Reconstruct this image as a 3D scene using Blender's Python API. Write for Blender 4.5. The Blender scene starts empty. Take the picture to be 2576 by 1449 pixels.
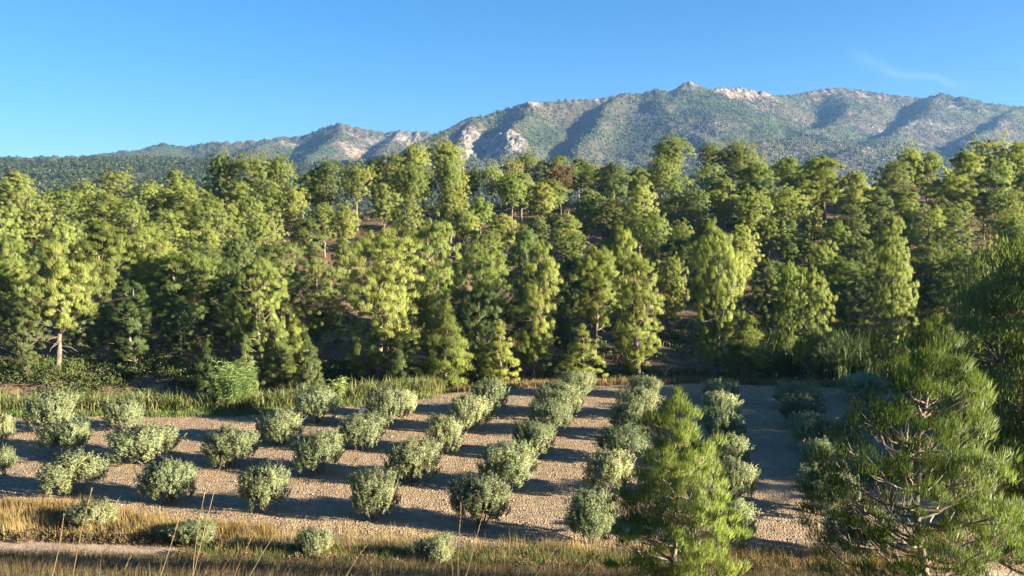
import bpy, math, random
import numpy as np
from mathutils import Vector

# ------------------------------------------------------------------ camera, sky, sun, exposure
SC = bpy.context.scene
PITCH = math.radians(5.03)
CAMZ = 16.0
cam_d = bpy.data.cameras.new('camera'); cam = bpy.data.objects.new('camera', cam_d)
SC.collection.objects.link(cam); SC.camera = cam
cam.location = (0, 0, CAMZ); cam.rotation_euler = (math.pi/2 - PITCH, 0, 0)
cam_d.sensor_width = 36.0; cam_d.lens = 27.95; cam_d.clip_start = 0.2; cam_d.clip_end = 20000

SUN_EL = math.radians(14.0)
SUN_H = (0.943, -0.333)                       # horizontal direction towards the sun
SUN_ROT = math.atan2(SUN_H[0], SUN_H[1])      # Nishita: rotation measured from +Y towards +X
w = bpy.data.worlds.new('World'); SC.world = w; w.use_nodes = True
nt = w.node_tree; nt.nodes.clear()
out = nt.nodes.new('ShaderNodeOutputWorld'); bg = nt.nodes.new('ShaderNodeBackground')
sky = nt.nodes.new('ShaderNodeTexSky'); sky.sky_type = 'NISHITA'; sky.sun_disc = False
sky.sun_elevation = SUN_EL; sky.sun_rotation = SUN_ROT
sky.air_density = 1.0; sky.dust_density = 0.3; sky.ozone_density = 6.0; sky.altitude = 300
bg.inputs['Strength'].default_value = 0.050
hs = nt.nodes.new('ShaderNodeGamma'); hs.inputs['Gamma'].default_value = 0.86
nt.links.new(sky.outputs[0], hs.inputs['Color'])
# a thin high wisp of cirrus, a streak in direction space
def wn(t, **k):
    n = nt.nodes.new(t)
    for a, b in k.items(): setattr(n, a, b)
    return n
def px_dir(px, py):
    u = (px-1288)/2000.0; v = (724.5-py)/2000.0
    return Vector((u, math.cos(PITCH)+v*math.sin(PITCH), -math.sin(PITCH)+v*math.cos(PITCH))).normalized()
tc = wn('ShaderNodeTexCoord')
def streak(p0, p1, width, amt):
    a = px_dir(*p0); b = px_dir(*p1); mid = (a+b).normalized()
    along = (b-a).normalized(); nrm = mid.cross(along).normalized()
    nz = wn('ShaderNodeTexNoise'); nz.inputs['Scale'].default_value = 14; nz.inputs['Detail'].default_value = 5
    nt.links.new(tc.outputs['Generated'], nz.inputs['Vector'])
    def dot(v):
        d = wn('ShaderNodeVectorMath', operation='DOT_PRODUCT'); d.inputs[1].default_value = v
        nt.links.new(tc.outputs['Generated'], d.inputs[0]); return d.outputs['Value']
    def m(op, x, y=None):
        q = wn('ShaderNodeMath', operation=op)
        for i, s in enumerate((x, y)):
            if s is None: continue
            if isinstance(s, (int, float)): q.inputs[i].default_value = s
            else: nt.links.new(s, q.inputs[i])
        return q.outputs[0]
    off = m('MULTIPLY', m('SUBTRACT', nz.outputs[0], 0.5), 0.035)
    dn = m('DIVIDE', m('ADD', dot(nrm), off), width)
    g = m('EXPONENT', m('MULTIPLY', m('MULTIPLY', dn, dn), -1.0))
    L = (b-a).length/2
    al = m('DIVIDE', dot(along), L)
    g2 = m('EXPONENT', m('MULTIPLY', m('POWER', m('ABSOLUTE', al), 4.0), -1.0))
    f = m('GREATER_THAN', dot(mid), 0.0)
    return m('MULTIPLY', m('MULTIPLY', m('MULTIPLY', g, g2), amt), f)
s1 = streak((2135, 135), (2260, 195), 0.0075, 0.08)
s2 = streak((2230, 190), (2420, 222), 0.0040, 0.13)
ad = wn('ShaderNodeMath', operation='ADD'); nt.links.new(s1, ad.inputs[0]); nt.links.new(s2, ad.inputs[1])
mx = wn('ShaderNodeMix', data_type='RGBA'); nt.links.new(ad.outputs[0], mx.inputs[0])
h2 = nt.nodes.new('ShaderNodeHueSaturation'); h2.inputs['Saturation'].default_value = 1.16; h2.inputs['Value'].default_value = .97
nt.links.new(hs.outputs[0], h2.inputs['Color']); nt.links.new(h2.outputs[0], mx.inputs[6]); mx.inputs[7].default_value = (3.6, 4.0, 4.2, 1)
nt.links.new(mx.outputs[2], bg.inputs['Color']); nt.links.new(bg.outputs[0], out.inputs[0])

sd = bpy.data.lights.new('sun', 'SUN'); sun = bpy.data.objects.new('sun', sd); SC.collection.objects.link(sun)
sd.energy = 5.0; sd.angle = math.radians(0.53); sd.color = (1.0, 0.86, 0.64)
sv = Vector((SUN_H[0]*math.cos(SUN_EL), SUN_H[1]*math.cos(SUN_EL), math.sin(SUN_EL)))
sun.rotation_euler = sv.to_track_quat('Z', 'Y').to_euler()
SC.view_settings.view_transform = 'Standard'; SC.view_settings.look = 'None'
SC.view_settings.gamma = 1.0; SC.view_settings.use_curve_mapping = False
SC.view_settings.exposure = 2.5
SC.cycles.max_bounces = 6; SC.cycles.diffuse_bounces = 4; SC.cycles.transmission_bounces = 3
SC.cycles.volume_bounces = 0; SC.cycles.transparent_max_bounces = 4
SC.cycles.use_denoising = True

HAZE_DENSITY = 0.00007

# ------------------------------------------------------------------ helpers
rng = np.random.default_rng(7)
R_ = random.Random(11)
COL = SC.collection

def tag(o, label=None, cat=None, group=None, kind=None):
    if label: o['label'] = label
    if cat: o['category'] = cat
    if group: o['group'] = group
    if kind: o['kind'] = kind
    return o

def ray_s(py):
    v = (724.5-py)/2000.0
    return (-math.sin(PITCH)+v*math.cos(PITCH))/(math.cos(PITCH)+v*math.sin(PITCH))
def wx(px, py, d):
    v = (724.5-py)/2000.0
    return (px-1288)/2000.0*d/(math.cos(PITCH)+v*math.sin(PITCH))
def P(px, py, d): return (wx(px, py, d), d, CAMZ+ray_s(py)*d)

def make_mesh(name, V, F, mat=None, smooth=False, k=None, attr=None, nrm=None):
    """V (n,3) array; F (m,k) index array"""
    V = np.asarray(V, dtype=np.float32); F = np.asarray(F, dtype=np.int32)
    me = bpy.data.meshes.new(name)
    me.vertices.add(len(V)); me.vertices.foreach_set('co', V.ravel())
    kk = F.shape[1]
    me.loops.add(F.size); me.loops.foreach_set('vertex_index', F.ravel())
    me.polygons.add(len(F))
    me.polygons.foreach_set('loop_start', np.arange(0, F.size, kk, dtype=np.int32))
    me.polygons.foreach_set('loop_total', np.full(len(F), kk, dtype=np.int32))
    if smooth: me.polygons.foreach_set('use_smooth', np.ones(len(F), dtype=bool))
    if attr:
        for an, av in attr.items():
            a = me.attributes.new(an, 'FLOAT', 'POINT'); a.data.foreach_set('value', np.asarray(av, dtype=np.float32))
    if nrm is not None:
        a = me.attributes.new('lean_normal', 'FLOAT_VECTOR', 'FACE'); a.data.foreach_set('vector', np.asarray(nrm, dtype=np.float32).ravel())
    me.update(calc_edges=True)
    if mat: me.materials.append(mat)
    return me
def link(name, me, parent=None, loc=(0, 0, 0)):
    o = bpy.data.objects.new(name, me); COL.objects.link(o); o.location = loc
    if parent: o.parent = parent
    return o
def unit(v): return v/np.maximum(np.linalg.norm(v, axis=-1, keepdims=True), 1e-9)

# value noise
def _hash(ix, iy, s):
    h = (ix.astype(np.int64)*374761393 + iy.astype(np.int64)*668265263 + s*1442695041) & 0x7fffffff
    h = ((h ^ (h >> 13))*1274126177) & 0x7fffffff
    return ((h ^ (h >> 16)) & 0xffff)/65535.0
def vnoise(x, y, s=0):
    ix = np.floor(x); iy = np.floor(y); fx = x-ix; fy = y-iy
    fx = fx*fx*(3-2*fx); fy = fy*fy*(3-2*fy)
    a = _hash(ix, iy, s); b = _hash(ix+1, iy, s); c = _hash(ix, iy+1, s); d = _hash(ix+1, iy+1, s)
    return (a*(1-fx)+b*fx)*(1-fy)+(c*(1-fx)+d*fx)*fy
def fbm(x, y, oct=4, s=0):
    r = 0; a = 1; t = 0
    x = np.asarray(x, float); y = np.asarray(y, float)
    for i in range(oct):
        r = r+a*vnoise(x, y, s+i*17); t += a; a *= .5; x = x*2.03+13.1; y = y*2.03+7.7
    return r/t-.5
def sstep(t): t = np.clip(t, 0, 1); return t*t*(3-2*t)

# ------------------------------------------------------------------ materials
class NB:
    def __init__(s, name):
        s.m = bpy.data.materials.new(name); s.m.use_nodes = True; s.t = s.m.node_tree; s.t.nodes.clear()
        s.out = s.t.nodes.new('ShaderNodeOutputMaterial')
    def n(s, t, **k):
        q = s.t.nodes.new(t)
        for a, b in k.items(): setattr(q, a, b)
        return q
    def l(s, a, b): s.t.links.new(a, b)
    def obj(s): return s.n('ShaderNodeTexCoord').outputs['Object']
    def noise(s, scale, detail=3, vec=None, rough=.55, stretch=None):
        q = s.n('ShaderNodeTexNoise'); q.inputs['Scale'].default_value = scale
        q.inputs['Detail'].default_value = detail; q.inputs['Roughness'].default_value = rough
        v = vec or s.obj()
        if stretch:
            mp = s.n('ShaderNodeMapping'); mp.inputs['Scale'].default_value = stretch[:3]
            if len(stretch) > 3: mp.inputs['Rotation'].default_value = (0, 0, stretch[3])
            s.l(v, mp.inputs[0]); v = mp.outputs[0]
        s.l(v, q.inputs['Vector']); return q.outputs[0]
    def ramp(s, fac, stops):
        q = s.n('ShaderNodeValToRGB'); s.l(fac, q.inputs[0]); e = q.color_ramp.elements
        while len(e) < len(stops): e.new(.5)
        for i, (p, c) in enumerate(stops):
            e[i].position = p; e[i].color = (c[0], c[1], c[2], 1) if not isinstance(c, (int, float)) else (c, c, c, 1)
        return q.outputs[0]
    def mix(s, f, a, b, mode='MIX'):
        q = s.n('ShaderNodeMix', data_type='RGBA', blend_type=mode)
        for i, v in ((0, f), (6, a), (7, b)):
            if isinstance(v, (int, float)): q.inputs[i].default_value = v
            elif isinstance(v, tuple): q.inputs[i].default_value = (v[0], v[1], v[2], 1)
            else: s.l(v, q.inputs[i])
        return q.outputs[2]
    def math(s, op, a, b=None, clamp=False):
        q = s.n('ShaderNodeMath', operation=op, use_clamp=clamp)
        for i, v in enumerate((a, b)):
            if v is None: continue
            if isinstance(v, (int, float)): q.inputs[i].default_value = v
            else: s.l(v, q.inputs[i])
        return q.outputs[0]
    def bump(s, h, strength=.5, dist=.1):
        q = s.n('ShaderNodeBump'); q.inputs['Strength'].default_value = strength; q.inputs['Distance'].default_value = dist
        s.l(h, q.inputs['Height']); return q.outputs[0]
    def diffuse(s, col, normal=None, rough=.9, spec=.2):
        b = s.n('ShaderNodeBsdfPrincipled'); b.inputs['Roughness'].default_value = rough
        b.inputs['Specular IOR Level'].default_value = spec
        if isinstance(col, tuple): b.inputs['Base Color'].default_value = (*col, 1)
        else: s.l(col, b.inputs['Base Color'])
        if normal: s.l(normal, b.inputs['Normal'])
        s.l(b.outputs[0], s.out.inputs[0]); return s.m

def leaf_mat(name, c_dark, c_mid, c_light, trans=.35, rough=.5, spec=.25, nscale=1.1, tcol=None, var=.25, nmix=0.0):
    b = NB(name)
    nz = b.noise(nscale, 3)
    rnd = b.n('ShaderNodeObjectInfo').outputs['Random']
    f = b.math('ADD', b.math('MULTIPLY', b.math('SUBTRACT', nz, .5), 1.5), b.math('ADD', .5, b.math('MULTIPLY', b.math('SUBTRACT', rnd, .5), .6)), True)
    col = b.ramp(f, [(0, c_dark), (.5, c_mid), (1, c_light)])
    h = b.n('ShaderNodeHueSaturation'); b.l(col, h.inputs['Color'])
    r2 = b.math('FRACT', b.math('MULTIPLY', rnd, 7.31))
    b.l(b.math('ADD', 1-var/2, b.math('MULTIPLY', r2, var)), h.inputs['Value'])
    r3 = b.math('FRACT', b.math('MULTIPLY', rnd, 17.7))
    b.l(b.math('ADD', .485, b.math('MULTIPLY', r3, .03)), h.inputs['Hue'])
    col = h.outputs[0]
    p = b.n('ShaderNodeBsdfPrincipled'); b.l(col, p.inputs['Base Color'])
    if nmix > 0:
        an = b.n('ShaderNodeAttribute', attribute_name='lean_normal'); vt = b.n('ShaderNodeVectorTransform', vector_type='NORMAL', convert_from='OBJECT', convert_to='WORLD')
        b.l(an.outputs['Vector'], vt.inputs[0]); gm = b.n('ShaderNodeNewGeometry')
        mv = b.n('ShaderNodeMix', data_type='VECTOR'); mv.inputs[0].default_value = nmix
        b.l(gm.outputs['Normal'], mv.inputs[4]); b.l(vt.outputs[0], mv.inputs[5])
        nn = b.n('ShaderNodeVectorMath', operation='NORMALIZE'); b.l(mv.outputs[1], nn.inputs[0]); b.l(nn.outputs[0], p.inputs['Normal'])
    p.inputs['Roughness'].default_value = rough; p.inputs['Specular IOR Level'].default_value = spec
    t = b.n('ShaderNodeBsdfTranslucent')
    b.l(b.mix(1.0, col, tcol or (1.0, 1.0, .55), 'MULTIPLY'), t.inputs['Color'])
    ms = b.n('ShaderNodeMixShader'); ms.inputs[0].default_value = trans
    b.l(p.outputs[0], ms.inputs[1]); b.l(t.outputs[0], ms.inputs[2]); b.l(ms.outputs[0], b.out.inputs[0])
    return b.m

M = {}
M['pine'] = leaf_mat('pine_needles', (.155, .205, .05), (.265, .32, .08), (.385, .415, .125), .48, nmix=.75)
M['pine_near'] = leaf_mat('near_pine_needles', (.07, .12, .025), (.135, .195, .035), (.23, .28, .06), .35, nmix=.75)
M['pine_dark_shaded'] = leaf_mat('dark_shaded_pine_needles', (.10, .15, .048), (.165, .22, .066), (.25, .295, .09), .42, nmix=.75)  # darker needles: random dark pines, and shaded pines with shade put into the colour
M['olive'] = leaf_mat('olive_leaves', (.165, .205, .10), (.29, .335, .165), (.44, .475, .245), .32, .45, .35, 1.6, (1, 1, .75), nmix=.75)
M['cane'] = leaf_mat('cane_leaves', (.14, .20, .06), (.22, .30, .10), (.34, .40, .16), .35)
M['shaded_cane'] = leaf_mat('shaded_cane_leaves', (.035, .07, .028), (.065, .11, .04), (.11, .16, .06), .2)  # cane leaves darkened so the thicket's shade sits in their colour
M['reed'] = leaf_mat('reed_leaves', (.07, .12, .03), (.12, .17, .05), (.22, .22, .09), .35, nscale=.6)
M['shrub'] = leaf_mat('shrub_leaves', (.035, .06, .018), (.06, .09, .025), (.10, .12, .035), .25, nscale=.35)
M['straw'] = leaf_mat('dry_straw', (.20, .14, .06), (.34, .245, .105), (.48, .36, .16), .35, .7, .15, .5, (1, .95, .7))
M['tan_straw'] = leaf_mat('tan_straw', (.14, .10, .045), (.26, .19, .09), (.40, .30, .15), .3, .7, .15, .8, (1, .95, .7))
M['brown_straw'] = leaf_mat('brown_straw', (.06, .045, .022), (.13, .10, .05), (.24, .18, .09), .25, .7, .15, .9, (1, .95, .7))
M['greengrass'] = leaf_mat('green_grass', (.05, .08, .02), (.09, .13, .03), (.20, .20, .06), .35, nscale=.5)
M['far_tree'] = leaf_mat('far_tree_green', (.028, .046, .018), (.044, .066, .026), (.066, .088, .034), .1, nscale=.01)

b = NB('pine_bark'); nz = b.noise(3, 4, stretch=(1, 1, .25))
M['bark'] = b.diffuse(b.ramp(nz, [(.3, (.10, .08, .06)), (.7, (.26, .21, .165))]), b.bump(nz, .6, .05))
b = NB('pale_bark'); nz = b.noise(6, 4, stretch=(1, 1, .3))
M['palebark'] = b.diffuse(b.ramp(nz, [(.3, (.12, .095, .075)), (.7, (.32, .26, .21))]), b.bump(nz, .5, .02))
b = NB('dead_wood'); nz = b.noise(5, 4, stretch=(1, 1, .3))
M['deadwood'] = b.diffuse(b.ramp(nz, [(.3, (.18, .145, .11)), (.7, (.38, .32, .26))]), b.bump(nz, .6, .03))
b = NB('olive_bark'); nz = b.noise(8, 4)
M['olivebark'] = b.diffuse(b.ramp(nz, [(.3, (.10, .085, .065)), (.7, (.24, .21, .17))]))
b = NB('dry_stem')
M['stem'] = b.diffuse(b.ramp(b.noise(2, 2), [(.3, (.09, .065, .035)), (.7, (.24, .18, .10))]))

# ploughed soil
b = NB('ploughed_soil')
o_ = b.obj()
big = b.noise(.12, 3); mid = b.noise(1.3, 4); fine = b.noise(9, 4, rough=.7)
rowz = b.noise(1.0, 3, stretch=(.25, 3.2, 1, math.radians(-13.5)))
v = b.n('ShaderNodeTexVoronoi'); v.inputs['Scale'].default_value = 11.0; b.l(o_, v.inputs['Vector'])
col = b.ramp(b.math('ADD', b.math('MULTIPLY', mid, .45), b.math('MULTIPLY', fine, .55)), [(.32, (.155, .115, .072)), (.52, (.28, .213, .137)), (.72, (.40, .315, .215))])
col = b.mix(b.ramp(big, [(.4, 0), (.65, .45)]), col, (.30, .20, .13))
hgt = b.math('ADD', b.math('ADD', b.math('MULTIPLY', fine, .5), b.math('MULTIPLY', v.outputs['Distance'], -.7)), b.math('MULTIPLY', rowz, 2.2))
M['soil'] = b.diffuse(col, b.bump(hgt, .9, .10))
b = NB('soil_clods'); M['clod'] = b.diffuse(b.ramp(b.noise(4, 3), [(.35, (.20, .145, .09)), (.55, (.32, .24, .155)), (.75, (.46, .37, .27))]))
b = NB('pale_stone'); M['stone'] = b.diffuse(b.ramp(b.noise(3, 3), [(.3, (.36, .34, .31)), (.7, (.58, .55, .50))]), b.bump(b.noise(6, 3), .5, .05))
# embankment / verge earth
b = NB('dry_earth')
mid = b.noise(.9, 4); fine = b.noise(8, 4)
M['earth'] = b.diffuse(b.ramp(b.math('ADD', b.math('MULTIPLY', mid, .6), b.math('MULTIPLY', fine, .4)), [(.35, (.16, .115, .07)), (.55, (.28, .21, .135)), (.7, (.40, .31, .21))]), b.bump(fine, .7, .06))
b = NB('track_dust')
fine = b.noise(10, 4)
M['track'] = b.diffuse(b.ramp(b.math('ADD', b.math('MULTIPLY', b.noise(.8, 3), .6), b.math('MULTIPLY', fine, .4)), [(.38, (.25, .18, .125)), (.62, (.48, .37, .28))]), b.bump(fine, .9, .08))
# forest floor
b = NB('forest_floor')
mid = b.noise(.35, 4); fine = b.noise(3.5, 4)
c1 = b.ramp(fine, [(.35, (.07, .05, .03)), (.6, (.15, .105, .065)), (.8, (.27, .19, .125))])
M['floor'] = b.diffuse(b.mix(b.ramp(mid, [(.55, 0), (.68, .9)]), c1, (.33, .20, .13)), b.bump(fine, .8, .2))
# mountain
b = NB('mountain_slope')
at = b.n('ShaderNodeAttribute', attribute_name='rock').outputs['Fac']
at2 = b.n('ShaderNodeAttribute', attribute_name='warm').outputs['Fac']
n1 = b.noise(.012, 5, rough=.65); n2 = b.noise(.05, 4, rough=.65); n3 = b.noise(.0035, 4); n4 = b.noise(.16, 3, rough=.7)
nst = b.noise(.02, 4, stretch=(1.4, 1.4, .35), rough=.7)
green = b.ramp(n2, [(.35, (.03, .048, .018)), (.5, (.048, .066, .026)), (.7, (.085, .085, .045))])
brown = b.ramp(n2, [(.35, (.05, .045, .03)), (.55, (.09, .075, .05)), (.75, (.17, .135, .10))])
rockc = b.ramp(nst, [(.36, (.07, .065, .055)), (.47, (.17, .15, .125)), (.62, (.31, .275, .235))])
rockw = b.ramp(nst, [(.33, (.14, .09, .06)), (.48, (.28, .19, .13)), (.65, (.40, .29, .21))])
rk = b.mix(at2, rockc, rockw)
c = b.mix(b.ramp(b.math('ADD', n3, b.math('MULTIPLY', at, .30)), [(.42, 0), (.62, 1)]), green, brown)
msk = b.ramp(b.math('ADD', b.math('MULTIPLY', b.math('SUBTRACT', n1, .5), 1.3), b.math('ADD', b.math('ADD', b.math('MULTIPLY', b.math('SUBTRACT', n2, .5), .9), b.math('MULTIPLY', b.math('SUBTRACT', n4, .5), 1.1)), at)), [(.48, 0), (.62, 1)])
c = b.mix(msk, c, rk)
c = b.mix(b.ramp(n4, [(.40, 0), (.58, .55)]), c, b.mix(.5, c, (.02, .03, .015)))
hh = b.math('ADD', n1, b.math('MULTIPLY', n2, .6))
M['mount'] = b.diffuse(c, b.bump(b.math('ADD', hh, b.math('MULTIPLY', b.math('MULTIPLY', nst, at), 1.6)), .9, 18.0))

# ------------------------------------------------------------------ near terrain
_fx = np.array([-400, -60, -41, -22, -8.5, .4, 18, 32, 60, 400.]); _fy = np.array([64, 64, 64, 64.5, 70.5, 74, 76, 74, 73, 73.])
def Yf1(x): return np.interp(x, _fx, _fy)
def Yf0(x): return np.interp(x, [-60, -20, 0, 20, 40], [41.2, 39.2, 37.3, 35.2, 33.4])
def Ye(x): return 35.2-.06*np.clip(x, -60, 40)
_hx = np.array([-300, -110, -60, -20, 20, 70, 110, 300.]); _hh = np.array([12, 13, 14.5, 17.5, 19.5, 22, 25, 30.])
def T(x, y):
    x = np.asarray(x, float); y = np.asarray(y, float)
    e = Ye(x)
    emb = np.where(y < e, .418*(e-y), 0)
    emb = np.minimum(emb, 14.2+.0*x) + np.where(y < e, .25*fbm(x*.35, y*.35, 3, 5)*np.clip((e-y)/2, 0, 1), 0)
    f1 = Yf1(x)
    creek = -np.interp(x, [-30, 5], [3.0, 1.6])*np.exp(-((y-(f1+8.5))/5.0)**2)*(y > f1-2)*sstep((y-f1)/2)
    H = np.interp(x, _hx, _hh)
    hill = H*sstep((y-(f1+9))/100.0)
    back = 1-sstep((y-190)/130)*.85
    rise = sstep((y-f1-4)/12)
    nz = rise*(2.6*fbm(x*.045, y*.045, 3, 3)+.9*fbm(x*.25, y*.25, 3, 9))
    ravine = -2.2*np.exp(-((x+8-.25*(y-80))/9.0)**2)*rise*(1-sstep((y-120)/30))
    return emb+creek+hill*back+nz+ravine

def sheet(name, xs, yf, mat, n_y, dz=0.0, smooth=True, extra=None, **kw):
    """yf(x, t) with t in 0..1"""
    X, Tt = np.meshgrid(xs, np.linspace(0, 1, n_y)); Y = yf(X, Tt); Z = T(X, Y)+dz
    if extra is not None: Z = Z+extra(X, Y, Tt)
    V = np.stack([X, Y, Z], -1).reshape(-1, 3); nx = len(xs)
    i = (np.arange(n_y-1)[:, None]*nx+np.arange(nx-1)[None]).ravel()
    F = np.stack([i, i+1, i+nx+1, i+nx], -1)
    o = link(name, make_mesh(name, V, F, mat, smooth)); tag(o, kind='structure'); return o

xs_near = np.concatenate([np.linspace(-140, -45, 60)[:-1], np.linspace(-45, 45, 340), np.linspace(45, 140, 60)[1:]])
def clodrel(X, Y, Tt):
    edge = np.clip(np.minimum(Tt, 1-Tt)*20, 0, 1)
    ca, sa = math.cos(math.radians(-13.5)), math.sin(math.radians(-13.5))
    vv = -X*sa+Y*ca
    return edge*(.06*(vnoise(X*4.5, Y*4.5, 31)-.5)+.045*np.sin(vv*11+2*fbm(X*.3, Y*.3, 2, 44)*3)+.18*fbm(X*.12, Y*.12, 2, 41))
sheet('embankment', xs_near[::2], lambda x, t: -25+(Ye(x)+25)*t**.8, M['earth'], 130)
sheet('dirt_track', xs_near[::2], lambda x, t: Ye(x)+(Yf0(x)-Ye(x))*t, M['track'], 24,
      extra=lambda X, Y, t: -.06*np.exp(-((t-.25)/.05)**2)-.06*np.exp(-((t-.6)/.05)**2))
sheet('ploughed_field', xs_near, lambda x, t: Yf0(x)+(Yf1(x)-Yf0(x))*t, M['soil'], 320, extra=clodrel)
hx = np.linspace(-260, 260, 330)
sheet('pine_hillside', hx, lambda x, t: Yf1(x)+(330-Yf1(x))*t**1.3, M['floor'], 200)

# ------------------------------------------------------------------ mountains (ridge cones in world space)
def line(pts, n=26):
    W = np.array([P(*p) for p in pts]); out = []
    for a, c in zip(W[:-1], W[1:]):
        L = max(2, int(np.linalg.norm(c-a)/n)); t = np.linspace(0, 1, L, endpoint=False)[:, None]
        out.append(a+(c-a)*t)
    out.append(W[-1:]); return np.concatenate(out)
crest = line([(940, 400, 1950), (1010, 380, 2050), (1080, 343, 2250), (1180, 290, 2450), (1260, 271, 2500), (1330, 257, 2500), (1420, 249, 2550), (1500, 240, 2600), (1600, 230, 2650),
              (1690, 220, 2650), (1712, 210, 2650), (1728, 206, 2650), (1745, 210, 2650), (1760, 223, 2650), (1800, 216, 2700), (1860, 213, 2750), (1910, 224, 2750), (1960, 238, 2850),
              (2010, 233, 2950), (2080, 219, 3000), (2160, 224, 3000), (2250, 233, 3000), (2320, 241, 3000), (2370, 232, 2950), (2420, 236, 2900), (2480, 255, 2900), (2576, 267, 2900), (2800, 290, 2900), (3300, 340, 2900)])
spurs = [
 (crest, .78, None),
 (line([(1185, 292, 2450), (1170, 315, 2320), (1160, 350, 2180), (1150, 400, 2050)]), .85, None),
 (line([(1330, 258, 2500), (1320, 300, 2350), (1290, 345, 2180), (1260, 400, 2000)]), .62, None),
 (line([(1570, 233, 2630), (1525, 275, 2450), (1480, 325, 2250), (1440, 370, 2080), (1420, 430, 1850)]), .70, None),
 (line([(1640, 225, 2650), (1668, 262, 2500), (1705, 300, 2330), (1750, 335, 2180), (1800, 365, 2020), (1830, 420, 1800)]), .68, None),
 (line([(1740, 212, 2650), (1800, 255, 2550), (1900, 298, 2400), (1990, 322, 2250), (2080, 345, 2150)]), .45, None),
 (line([(1690, 400, 1750), (1780, 372, 1830), (1900, 348, 1900), (2000, 346, 1950), (2110, 356, 1980)]), .42, None),
 (line([(2370, 233, 2950), (2330, 275, 2750), (2290, 310, 2550), (2210, 350, 2300), (2160, 400, 2050)]), .6, None),
 (line([(2110, 222, 3000), (2140, 262, 2800), (2110, 300, 2600), (2060, 330, 2400)]), .55, None),
 (line([(2090, 400, 1700), (2150, 365, 1800), (2220, 362, 1850), (2330, 390, 1800)]), .5, None),
 (line([(2576, 268, 2900), (2500, 310, 2600), (2440, 350, 2350), (2400, 400, 2100)]), .6, None),
 (line([(1040, 410, 1700), (1150, 395, 1800), (1280, 390, 1850), (1400, 400, 1850), (1560, 395, 1850)]), .5, None),
 (line([(-900, 410, 3200), (0, 391, 3100), (150, 390, 3100), (250, 385, 3100), (330, 373, 3100), (400, 358, 3100), (450, 363, 3100), (560, 353, 3100), (660, 346, 3150), (780, 339, 3200), (830, 322, 3200), (870, 311, 3200),
        (910, 314, 3200), (950, 325, 3200), (1000, 329, 3200), (1080, 331, 3200), (1180, 345, 3200), (1300, 380, 3200)], 40), .6, None),
 (line([(870, 313, 3200), (840, 345, 2950), (800, 375, 2700), (780, 410, 2400)]), .55, None),
 (line([(1000, 331, 3200), (980, 360, 2950), (930, 390, 2700)]), .55, None),
 (line([(700, 345, 3150), (640, 370, 2850), (560, 395, 2500)]), .45, None),
 (line([(400, 360, 3100), (370, 380, 2700), (300, 400, 2300)]), .4, None),
 (line([(-700, 415, 1500), (0, 402, 1500), (300, 406, 1500), (560, 408, 1550), (760, 418, 1600), (900, 440, 1500)], 40), .115, None),
]
azd = np.concatenate([np.linspace(-47, -35, 60)[:-1], np.linspace(-35, 35, 900), np.linspace(35, 47, 60)[1:]]); az = np.tan(np.radians(azd))
dd = np.concatenate([np.linspace(290, 1500, 80)[:-1], np.linspace(1500, 3300, 235), np.linspace(3320, 4200, 20)])
A, D = np.meshgrid(az, dd); MX = (A*D).ravel(); MY = D.ravel()
wxn = MX+60*fbm(MX/160, MY/160, 3, 61); wyn = MY+60*fbm(MX/160, MY/160, 3, 71)
h = np.full(len(MX), -1e3)
for pts, k, _ in spurs:
    cur = np.full(len(MX), -1e3)
    for p in pts[::1]:
        dd2 = (wxn-p[0])**2+(wyn-p[1])**2
        near = dd2 < (1.25*max(p[2], 60)/k)**2
        cur[near] = np.maximum(cur[near], p[2]-k*np.sqrt(dd2[near]+64))
    s_ = 9.0
    hi = np.maximum(h, cur); h = hi+s_*np.log1p(np.exp(-np.abs(h-cur)/s_))-s_*.0
base = 2+8*fbm(MX/200, MY/200, 3, 2)
h = np.maximum(h, base)
hn = np.clip(h/200, 0, 1)
h = h+hn*(22*fbm(MX/190, MY/190, 4, 81)+7*fbm(MX/45, MY/45, 3, 91))
# ridge knolls
def bl(px, py, D_, r):
    p = P(px, py, D_); return np.exp(-(((MX-p[0])**2+(MY-p[1])**2)/(r*r)))
h += 9*bl(1718, 206, 2650, 22)+11*bl(1740, 208, 2650, 22)
rock = .0+.26*fbm(MX/260, MY/260, 3, 101)
gz = fbm(MX/90, MY/60, 3, 111)
for (px, py, D_, r, s) in [(1185, 335, 2260, 60, .9), (1225, 330, 2230, 75, .9), (1215, 370, 2120, 80, .9), (1265, 350, 2160, 60, .6), (1340, 262, 2480, 45, .75), (1500, 243, 2590, 30, .5), (1728, 210, 2640, 34, .9),
        (1800, 225, 2680, 60, .8), (1870, 222, 2720, 70, .8), (1940, 238, 2780, 60, .6), (2100, 226, 2980, 120, .42), (2230, 238, 2950, 110, .38),
        (900, 370, 2850, 110, .75), (950, 340, 3080, 130, .55), (1020, 340, 3120, 90, .5), (720, 352, 3080, 60, .6), (1330, 410, 1800, 80, .6), (1500, 400, 1850, 60, .5),
        (1790, 330, 2230, 40, .5), (1900, 365, 1860, 110, .42), (1750, 390, 1800, 90, .5), (2200, 300, 2600, 110, .4), (2330, 300, 2600, 120, .36), (2280, 360, 2250, 120, .4),
        (2170, 390, 1780, 90, .4), (1460, 300, 2380, 40, .4), (2520, 300, 2600, 130, .35), (1600, 255, 2560, 60, .35), (2420, 250, 2830, 80, .4), (1120, 430, 1700, 90, .6), (870, 330, 3120, 40, .4)]:
    rock += s*bl(px, py, D_, r*1.15)
cliff = np.clip(rock-.35, 0, 1)
h += cliff*(22*np.abs(fbm(MX/20, MY/34, 3, 121))*2-5)+hn*(3*fbm(MX/14, MY/14, 2, 151))
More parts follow.
